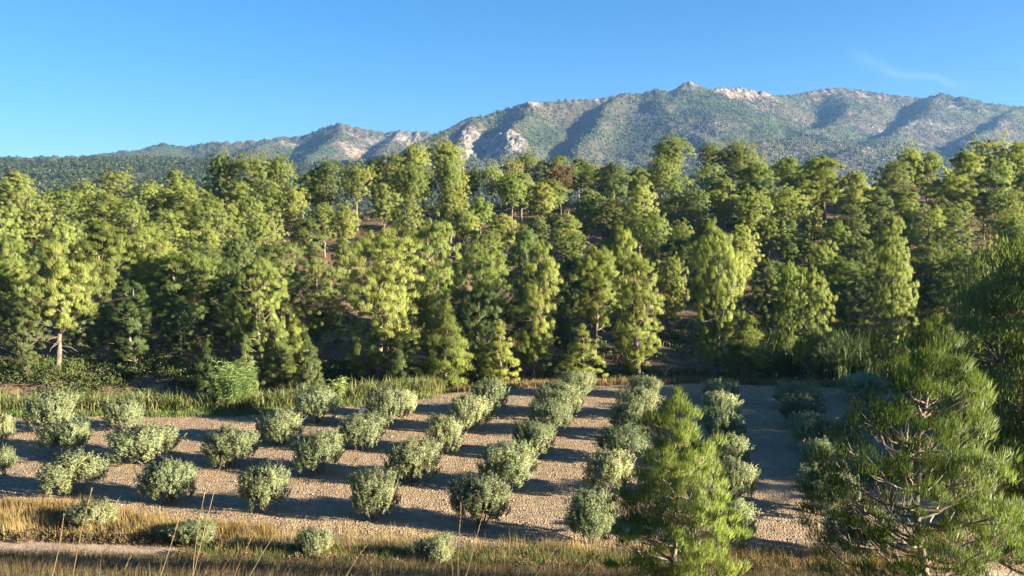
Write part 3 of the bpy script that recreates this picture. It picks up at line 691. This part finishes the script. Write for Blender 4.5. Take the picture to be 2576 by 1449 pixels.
rows = [
 [(232, 1336, 118, 1258), (492, 1372, 122, 1306), (792, 1415, 95, 1320), (1095, 1435, 110, 1350)],
 [(12, 1200, 50, 1125), (187, 1246, 150, 1148), (430, 1266, 135, 1160), (665, 1294, 120, 1184), (938, 1312, 118, 1196), (1205, 1332, 152, 1212), (1482, 1368, 122, 1240), (1845, 1372, 110, 1270), (2165, 1420, 150, 1285), (2560, 1420, 130, 1320)],
 [(8, 1125, 62, 1048), (175, 1148, 122, 1066), (365, 1170, 152, 1076), (583, 1178, 130, 1086), (803, 1196, 128, 1096), (1032, 1218, 135, 1112), (1270, 1236, 145, 1128), (1525, 1250, 118, 1142), (1850, 1272, 100, 1172), (2088, 1300, 130, 1192), (2470, 1320, 130, 1225)],
 [(135, 1090, 118, 992), (318, 1085, 100, 1008), (708, 1120, 118, 1036), (900, 1136, 120, 1045), (1118, 1146, 112, 1056), (1345, 1156, 118, 1065), (1562, 1165, 110, 1075), (1838, 1182, 95, 1098), (2065, 1205, 120, 1110), (2330, 1225, 120, 1140)],
 [(800, 1068, 112, 982), (970, 1080, 100, 984), (1178, 1088, 108, 998), (1385, 1098, 108, 1014), (1592, 1106, 105, 1020), (1820, 1118, 98, 1036), (2038, 1136, 110, 1045), (2290, 1160, 110, 1075)],
 [(1015, 1055, 72, 986), (1232, 1048, 100, 958), (1412, 1052, 108, 968), (1612, 1056, 100, 980), (1808, 1066, 95, 988), (2022, 1080, 100, 1000), (2250, 1100, 100, 1025)],
 [(1448, 1000, 84, 938), (1625, 1004, 78, 950), (1806, 1010, 86, 955), (2005, 1032, 100, 968), (2175, 1010, 110, 945), (2290, 1040, 100, 975)]]
RN = ['nearest row half hidden in verge grass', 'second row from the verge', 'third row from the verge', 'fourth row from the verge', 'fifth row from the verge', 'sixth row from the verge', 'last row at the far end']
for ri, row in enumerate(rows):
    row = sorted(row)
    for ci, (px, by_, wpx, top) in enumerate(row):
        d = CAMZ/-ray_s(by_-4); x = wx(px, by_, d); hgt = (ray_s(top)-ray_s(by_-4))*d
        pr = R_.choice(OL); e = bpy.data.objects.new('olive_tree', None); COL.objects.link(e)
        e.location = (x, d, float(T(x, d))); e.rotation_euler = (0, 0, R_.uniform(0, 6.28))
        s = wpx/2000*d/2/pr['R']*(1.03+(.12 if px > 1400 else 0))*R_.uniform(.95, 1.06); e.scale = (s, s, hgt/pr['H']*(1.04 if ri else .85))
        sz = 'wide' if wpx/2000*d > 3.0 else 'small' if wpx/2000*d < 2.4 else 'medium'
        pos = 'leftmost' if ci == 0 else 'rightmost' if ci == len(row)-1 else ordn(ci+1)+' from the left'
        tag(e, f"{sz} silvery olive bush, {pos} in {RN[ri]}", 'olive tree', 'olive trees planted in rows')
        link('trunk', pr['trunk'], e); link('crown', pr['crown'], e)
        olives.append((x, d, s*pr['R']))

# ------------------------------------------------------------------ near pines on the embankment
def near_pine(seed, px, top, wpx, d, H, kind, label, mat='pine_near', lobe=.66, lean=0.02, nl=34, ppl=8, bpp=95, blade=(.20, .016), puff=.22, low=None):
    x = wx(px, top, d); topz = CAMZ+ray_s(top)*d; g0 = float(T(x, d)); Hh = topz-g0
    R = wpx/2000*d/2/1.12
    pr = pine_proto(seed, Hh, R, kind, nl=nl, ppl=ppl, bpp=bpp, blade=blade, lean=lean, mat=mat, puff=puff, near=True, lobe=lobe)
    e = bpy.data.objects.new('pine_tree', None); COL.objects.link(e); e.location = (x, d, g0); tag(e, label, 'tree', 'near pines on the embankment')
    tm = make_mesh('near_pine_trunk', *join(pr['wood']), M['palebark'], True); link('trunk', tm, e)
    L = pr['limbs']
    main = [i for i, q_ in enumerate(L) if len(q_[0]) == 20]      # a limb and the twigs that follow it
    for a_, b2 in zip(main, main[1:]+[len(L)]):
        link('branch', make_mesh('near_pine_branch', *join(L[a_:b2]), M['palebark'], True), e)
    link('crown', pr['crown'], e)
    return e
near_pine(501, 1702, 992, 350, 20, 0, 'young', 'young green pine in the foreground in front of the olive rows', nl=66, ppl=10, lobe=.78)
near_pine(502, 2365, 800, 560, 16, 0, 'young', 'big feathery pine filling the right foreground', nl=84, ppl=9, bpp=95, puff=.24, lobe=.62)
near_pine(503, 2665, 590, 400, 19.5, 0, 'full', 'dark pine cut off by the right edge behind the big feathery pine', mat='pine_dark_shaded', nl=34, ppl=22, bpp=80, blade=(.22, .03), puff=.4, lobe=1.0)  # its shade is painted through the darker needle colour

# ------------------------------------------------------------------ grasses, reeds, clods
def grass_patch(name, pts, n_bl, hmin, hmax, wid, spread, matn, label, cat='grass', seed=1, droop=.35, lean=(0, 0)):
    """pts (n,3) tuft origins; n_bl blades each, every blade 2 bent segments"""
    g = np.random.default_rng(seed); n = len(pts); m = n*n_bl
    B = np.repeat(pts, n_bl, 0)+np.stack([g.normal(0, spread, m), g.normal(0, spread, m), 0*g.normal(size=m)], -1)
    H = np.repeat(g.uniform(hmin, hmax, n), n_bl)*g.uniform(.55, 1.1, m)
    a = g.uniform(0, 6.283, m); o = np.stack([np.cos(a)+lean[0], np.sin(a)+lean[1], 0*a], -1)*g.uniform(.05, droop, m)[:, None]
    s = np.stack([-np.sin(a), np.cos(a), 0*a], -1)*wid*g.uniform(.6, 1.3, m)[:, None]*.5
    mid = B+o*H[:, None]*.35+np.array([0, 0, 1.])*H[:, None]*.6; tip = B+o*H[:, None]*1.2+np.array([0, 0, 1.])*H[:, None]*(1-.25*np.linalg.norm(o, axis=1, keepdims=True))
    V = np.stack([B-s, B+s, mid+s*.8, mid-s*.8, tip], 1).reshape(-1, 3)
    k = np.arange(m)*5
    F = np.concatenate([np.stack([k, k+1, k+2], -1), np.stack([k, k+2, k+3], -1), np.stack([k+3, k+2, k+4], -1)])
    ob = link(name, make_mesh(name, V, F, M[matn])); tag(ob, label, cat, kind='stuff'); return ob
def on_ground(x, y): return np.stack([x, y, T(x, y)], -1)
# shrubs and undergrowth on the slope: leaf clumps
def shrub_mass(name, pts, rmin, rmax, nb, sz, matn, label, seed, cat='undergrowth', flat=.75):
    g = np.random.default_rng(seed); n = len(pts); r = g.uniform(rmin, rmax, n)
    dr = unit(g.normal(size=(n, nb, 3))); dr[..., 2] = np.abs(dr[..., 2])
    C = pts[:, None]+dr*r[:, None, None]*np.array([1, 1, flat])*g.uniform(.55, 1.05, (n, nb, 1))
    Dv = unit(dr+g.normal(0, .5, dr.shape)+np.array([0, 0, .3])); V, F = blades(g, C.reshape(-1, 3), Dv.reshape(-1, 3), sz*g.uniform(.6, 1.4, n*nb), sz*.45)
    ob = link(name, make_mesh(name, V, F, M[matn])); tag(ob, label, cat, kind='stuff')
g = np.random.default_rng(77)
# verge between track and field
n = 2600; x = g.uniform(-46, 20, n); t = g.uniform(0, 1, n); y = Yf0(x)-.7+1.9*t
w_ = np.interp(x, [-46, -20, -13, -6, 20], [1.3, 1.1, .35, .45, .5]); k = g.uniform(0, 1, n) < w_*(.35+1.6*fbm(x*.5, y*.5, 3, 4))
grass_patch('golden_grass', on_ground(x, y)[k], 22, .15, 1.0, .013, .26, 'straw', 'tall golden dry grass along the near edge of the ploughed field', seed=3)
n = 1500; x = g.uniform(-50, -12, n); y = Yf0(x)+g.uniform(0, 1, n)**1.4*np.interp(x, [-50, -24, -18, -12], [5.0, 3.8, 1.6, .8])
grass_patch('golden_grass', on_ground(x, y), 26, .3, .8, .018, .18, 'straw', 'golden grass spilling into the field at the far left bottom', seed=4)
n = 1500; x = g.uniform(-14, 20, n); y = Ye(x)+g.uniform(-.5, 2.4, n); k = g.uniform(0, 1, n) < .5+1.2*fbm(x*.35, y*.35, 3, 14)
grass_patch('dry_brush', on_ground(x, y)[k], 30, .2, .9, .014, .24, 'tan_straw', 'tan dry brush along the bottom of the picture below the olives', seed=5)
n = 500; x = g.uniform(-15, 8, n); y = Ye(x)+g.uniform(-.8, 1.4, n)
grass_patch('green_brush', on_ground(x, y), 30, .3, .8, .018, .22, 'greengrass', 'greenish rank grass mixed into the dry brush at the bottom', seed=6)
# embankment cover close to the camera
n = 1300; y = g.uniform(9, 35, n); x = g.uniform(-.72, .72, n)*y
grass_patch('embankment_grass', on_ground(x, y), 22, .10, .34, .012, .18, 'greengrass', 'dim green and dry grass covering the near embankment at the bottom edge', seed=7)
n = 5200; y = g.uniform(8, 35, n); x = g.uniform(-.72, .6, n)*y
grass_patch('embankment_straw', on_ground(x, y), 16, .15, .55, .010, .2, 'brown_straw', 'dull brown dry straw leaning to the right on the near embankment', seed=8, droop=.95, lean=(.8, 0))
n = 160; x = g.uniform(-16, 16, n); y = Ye(x)+g.uniform(-1.5, 1.2, n)
shrub_mass('brown_scrub_and_shade', on_ground(x, y), .25, .6, 260, .12, 'brown_straw', 'low dead brown scrub at the foot of the embankment', 24)
n = 240; x = g.uniform(-44, -14, n); y = Yf0(x)-.6+g.uniform(-.5, .4, n)
shrub_mass('brown_scrub_and_shade', on_ground(x, y), .2, .5, 200, .12, 'brown_straw', 'dark brown growth standing in for the shadow between dirt track and golden grass', 25)  # brown strip painting the shadow under the golden grass
n = 500; x = g.uniform(-44, -8, n); y = Ye(x)+g.uniform(.2, 3.0, n)
grass_patch('track_litter', on_ground(x, y), 14, .05, .3, .012, .25, 'tan_straw', 'sparse dry tufts growing on the dirt track', seed=26, droop=.9)

# reeds along the far left edge of the field
n = 1500; x = g.uniform(-52, -7, n); y = Yf1(x)+g.uniform(.2, 4.2, n)
grass_patch('reed_bed', on_ground(x, y), 24, .4, 2.2, .075, .45, 'reed', 'reeds along the far left edge of the field', 'reeds', seed=9, droop=.9, lean=(.3, 0))
n = 1100; x = g.uniform(-52, -7, n); y = Yf1(x)+g.uniform(-1.2, .8, n)
grass_patch('edge_grass', on_ground(x, y), 26, .2, .6, .04, .25, 'reed', 'low green grass at the foot of the reeds', seed=10)
n = 700; x = g.uniform(26, 46, n); y = g.uniform(82, 90, n)
grass_patch('cane_thicket', on_ground(x, y), 26, 2.5, 4.6, .11, .35, 'shaded_cane', 'dark thicket of tall cane in the shade at the right', 'reeds', seed=11, droop=.35)
n = 1500; x = g.uniform(-5, 50, n); y = Yf1(x)+g.uniform(.1, 7, n)
grass_patch('creek_grass', on_ground(x, y), 24, .3, .9, .05, .3, 'tan_straw', 'dull brown grass strip between orchard and creek shrubs', seed=12)

# giant cane clump: stems with drooping leaves
def cane_clump(x, y, H, R, label, seed, ns=70):
    g = np.random.default_rng(seed); e = bpy.data.objects.new('giant_cane', None); COL.objects.link(e); e.location = (x, y, float(T(x, y)))
    tag(e, label, 'cane'); st = []; C = []; Dv = []; LL = []
    for i in range(ns):
        a = g.uniform(0, 6.28); r = R*.35*math.sqrt(g.uniform()); hh = H*g.uniform(.6, 1.0); ln = r/R*2.6*g.uniform(.4, 1.2)
        q = np.linspace(0, 1, 6)[:, None]; dr = np.array([math.cos(a), math.sin(a), 0])
        pts = dr*r+dr*ln*hh*.35*q**2+np.array([0, 0, hh])*q; st.append(tube(pts, .018*(1-.6*q[:, 0]), 4))
        for j in range(26):
            s = g.uniform(.12, 1); p = np.array([np.interp(s, q[:, 0], pts[:, c]) for c in range(3)]); b_ = g.uniform(0, 6.28)
            C.append(p); Dv.append([math.cos(b_), math.sin(b_), g.uniform(.1, .9)]); LL.append(g.uniform(.35, .75))
    V, F = blades(g, np.array(C), unit(np.array(Dv)), np.array(LL), .075, .4)
    link('leaves', make_mesh('cane_leaves', V, F, M['cane']), e); link('stems', make_mesh('cane_stems', *join(st), M['cane'], True), e)
d = 65.6; cane_clump(wx(588, 1000, d), d, 4.4, 3.2, 'bright giant cane clump at the field edge among the reeds', 41, 150)
d = 68; cane_clump(wx(850, 970, d), d, 2.2, .9, 'small feathery bush behind the reeds near the culvert rocks', 42, 30)

n = 3200; y = g.uniform(80, 190, n); x = g.uniform(-.72, .72, n)*y; k = fbm(x*.06, y*.06, 3, 55) > -.08
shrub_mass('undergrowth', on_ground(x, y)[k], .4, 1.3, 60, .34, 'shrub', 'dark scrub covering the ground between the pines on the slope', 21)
n = 900; y = g.uniform(84, 190, n); x = g.uniform(-.72, .72, n)*y
grass_patch('slope_dry_grass', on_ground(x, y), 26, .4, 1.0, .07, .5, 'tan_straw', 'dry brown grass between the pines on the slope', seed=13)
n = 240; x = g.uniform(5, 60, n); y = Yf1(x)+g.uniform(3, 11, n)
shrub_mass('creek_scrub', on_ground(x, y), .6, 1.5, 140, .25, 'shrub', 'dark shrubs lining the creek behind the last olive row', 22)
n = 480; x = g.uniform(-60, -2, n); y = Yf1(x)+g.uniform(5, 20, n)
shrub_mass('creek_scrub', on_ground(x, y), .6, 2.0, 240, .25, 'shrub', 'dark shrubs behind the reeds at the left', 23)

def boulder(x, y, sx, sy, sz, seed, label):
    g = np.random.default_rng(seed); n1, n2 = 12, 8; th = np.linspace(0, 2*math.pi, n1, endpoint=False); ph = np.linspace(-1.2, 1.57, n2)
    V = np.array([[math.cos(a)*math.cos(p), math.sin(a)*math.cos(p), math.sin(p)] for p in ph for a in th])
    V *= (1+.5*np.array([fbm(v[0]*1.7+seed, v[1]*1.7+v[2]*2.1, 3, seed) for v in V]))[:, None]; V = np.sign(V)*np.abs(V)**.75*np.array([sx, sy, sz])
    F = [(i*n1+j, i*n1+(j+1) % n1, (i+1)*n1+(j+1) % n1, (i+1)*n1+j) for i in range(n2-1) for j in range(n1)]
    o = link('boulder', make_mesh('boulder', V, np.array(F), M['stone'], False), None, (x, y, float(T(x, y))+sz*.25)); tag(o, label, 'rock', 'rocks in the shaded creek bank')
d = 77.0
for (px, dy, a, b2, c, lab) in [(842, 0, .7, .6, .9, 'pale upright rock slab below the shaded pines left of centre'), (868, .6, .5, .5, 1.1, 'narrow pale rock right of the upright slab'), (815, 1.5, .9, .6, .5, 'low dark rock left of the upright slab'),
        (905, -.5, .6, .5, .4, 'small flat rock nearest to the pale roots'), (770, 1.0, .6, .5, .4, 'small rock furthest left in the creek bank')]:
    boulder(wx(px, 920, d+dy), d+dy, a, b2, c, int(px), lab)
def dead_wood(px, d, segs, sc, label):
    x = wx(px, 900, d); z = float(T(x, d)); parts = []
    for pts, r0 in segs:
        pts = np.array(pts, float)*sc; r0 = r0*sc; q = np.linspace(0, 1, len(pts)); parts.append(tube(pts, r0*(1-.6*q), 6))
    e = bpy.data.objects.new('dead_wood', None); COL.objects.link(e); e.location = (x, d, z); tag(e, label, 'dead tree', 'dead pale wood at the slope foot')
    for i, p_ in enumerate(parts): link('trunk' if i == 0 else 'branch', make_mesh('dead_limb', p_[0], p_[1], M['deadwood'], True), e)
dead_wood(930, 77.5, [([(-2.6, 0, .2), (-1.2, .1, .5), (0, 0, 1.2), (.8, 0, 2.0)], .16), ([(-1.2, .1, .5), (-.6, .2, 1.4), (.2, .2, 2.2)], .09), ([(0, 0, 1.2), (1.0, -.2, 1.3), (2.0, -.2, .9)], .08)], .8, 'pale fallen root and branches at the foot of the largest pine')
dead_wood(1680, 80, [([(-.6, 0, -.2), (-.3, 0, 1.2), (-.1, 0, 2.4), (.5, 0, 3.4)], .15), ([(-.1, 0, 2.2), (1.2, .1, 3.0), (2.4, 0, 2.6)], .10), ([(-.3, 0, 1.2), (-1.1, 0, 2.6), (-1.3, 0, 3.4)], .08)], .62, 'twisted dead grey trunk leaning left of the column-shaped pine')
xsp = np.linspace(-8, 14, 60)
sheet('footpath', xsp, lambda x, t: 137-.35*x+1.6*t, M['track'], 6, dz=.06)

# clods and stones on the field
def clods(name, n, smin, smax, matn, label, seed, cat):
    g = np.random.default_rng(seed); x = g.uniform(-46, 46, n); t = g.uniform(0, 1, n)**1.4
    y = Yf0(x)+.3+(Yf1(x)-Yf0(x)-.6)*t; ok = np.abs(x) < .72*y; x, y = x[ok], y[ok]; n = len(x)
    X, Y = x, y; Tt = (Y-Yf0(X))/(Yf1(X)-Yf0(X)); z = T(x, y)+clodrel(X, Y, Tt)
    s = smin+(smax-smin)*g.uniform(0, 1, n)**3
    oc = np.array([[1, 0, 0], [0, 1, 0], [-1, 0, 0], [0, -1, 0], [0, 0, 1], [0, 0, -.6]], float)
    V = oc[None]*s[:, None, None]*g.uniform(.55, 1.2, (n, 6, 1))+g.normal(0, .12, (n, 6, 3))*s[:, None, None]; V = V+np.stack([x, y, z+s*.15], -1)[:, None]
    f = np.array([(0, 1, 4), (1, 2, 4), (2, 3, 4), (3, 0, 4), (1, 0, 5), (2, 1, 5), (3, 2, 5), (0, 3, 5)])
    ob = link(name, make_mesh(name, V.reshape(-1, 3), (np.arange(n)[:, None, None]*6+f[None]).reshape(-1, 3), M[matn])); tag(ob, label, cat, kind='stuff')
clods('soil_clods', 55000, .015, .06, 'clod', 'loose clods of dry earth on the ploughed field', 31, 'soil')
clods('field_stones', 700, .025, .11, 'stone', 'small pale stones strewn over the ploughed field', 32, 'stones')

g = np.random.default_rng(88); n = 420; x = g.uniform(-40, 26, n); y = Yf0(x)+1+(Yf1(x)-Yf0(x)-2)*g.uniform(0, 1, n); kk = fbm(x*.12, y*.12, 3, 66) > .04
grass_patch('field_weeds', on_ground(x, y)[kk], 16, .05, .22, .02, .22, 'greengrass', 'sparse low weeds on the ploughed soil between the olives', seed=45, droop=.9)

# tall dry stalks close to the camera
stalks = [(230, 1235, 185, 7.5), (160, 1300, 150, 9), (520, 1215, 510, 8), (560, 1150, 470, 8.5), (720, 1300, 600, 9), (455, 1290, 380, 8), (640, 1340, 560, 9), (1160, 1270, 1180, 11), (1215, 1290, 1210, 11), (930, 1360, 900, 11), (1395, 1385, 1330, 12), (1130, 1350, 1190, 11), (330, 1395, 300, 8), (1500, 1395, 1440, 12)]
for i_, (tx_, ty_, bx_, d) in enumerate(stalks):
    xb = wx(bx_-R_.uniform(0, 90), 1470, d); zb = float(T(xb, d)); tp = np.array(P(tx_, ty_, d+.3)); b0 = np.array([xb, d, zb-.05])
    q = np.linspace(0, 1, 7)[:, None]; bend = np.array([.06*R_.uniform(-1, 1), 0, .05]); pts = b0+(tp-b0)*q+bend*np.sin(q*math.pi)
    e = bpy.data.objects.new('grass_stalk', None); COL.objects.link(e); e.location = b0
    pos = 'leftmost' if False else None
    link('stem', make_mesh('stalk_stem', *tube(pts-b0, .0045*(1-.6*q[:, 0])+.0015, 5), M['stem'], True), e)
    gg = np.random.default_rng(900+i_); nbl = 60; s = gg.uniform(.78, 1.0, nbl); C = np.stack([np.interp(s, q[:, 0], (pts-b0)[:, c]) for c in range(3)], -1)
    ax = unit((pts[-1]-pts[-3])[None]); V, F = blades(gg, C, unit(ax*.95+gg.normal(0, .12, (nbl, 3))), .05, .007)
    link('seed_head', make_mesh('stalk_head', V, F, M['stem']), e)
    e['px'] = tx_; e['ty'] = ty_
st = sorted([o for o in COL.objects if o.name.startswith('grass_stalk')], key=lambda o: o['px'])
for i_, o in enumerate(st):
    pos = 'leftmost' if i_ == 0 else 'rightmost' if i_ == len(st)-1 else ordn(i_+1)+' from the left'
    tag(o, f"{'tall' if o['ty'] < 1300 else 'short'} dry grass stalk at the bottom foreground, {pos} of the stalks", 'grass stalk', 'dry stalks in the foreground')
    del o['px']; del o['ty']

# ------------------------------------------------------------------ haze
def haze():
    x0, x1, y0, y1, z0, z1 = -3400, 3400, -100, 3700, -6, 500
    V = np.array([[x, y, z] for x in (x0, x1) for y in (y0, y1) for z in (z0, z1)], float)
    F = np.array([[0, 1, 3, 2], [4, 6, 7, 5], [0, 4, 5, 1], [2, 3, 7, 6], [0, 2, 6, 4], [1, 5, 7, 3]])
    m = bpy.data.materials.new('haze_air'); m.use_nodes = True; t = m.node_tree; t.nodes.clear()
    o = t.nodes.new('ShaderNodeOutputMaterial'); v = t.nodes.new('ShaderNodeVolumePrincipled')
    v.inputs['Color'].default_value = (.24, .50, 1.0, 1); v.inputs['Density'].default_value = HAZE_DENSITY; v.inputs['Anisotropy'].default_value = 0.2
    t.links.new(v.outputs[0], o.inputs['Volume'])
    ob = link('haze', make_mesh('haze', V, F, m)); tag(ob, 'thin bluish haze in front of the mountains', 'haze', kind='stuff')
if HAZE_DENSITY > 0: haze()
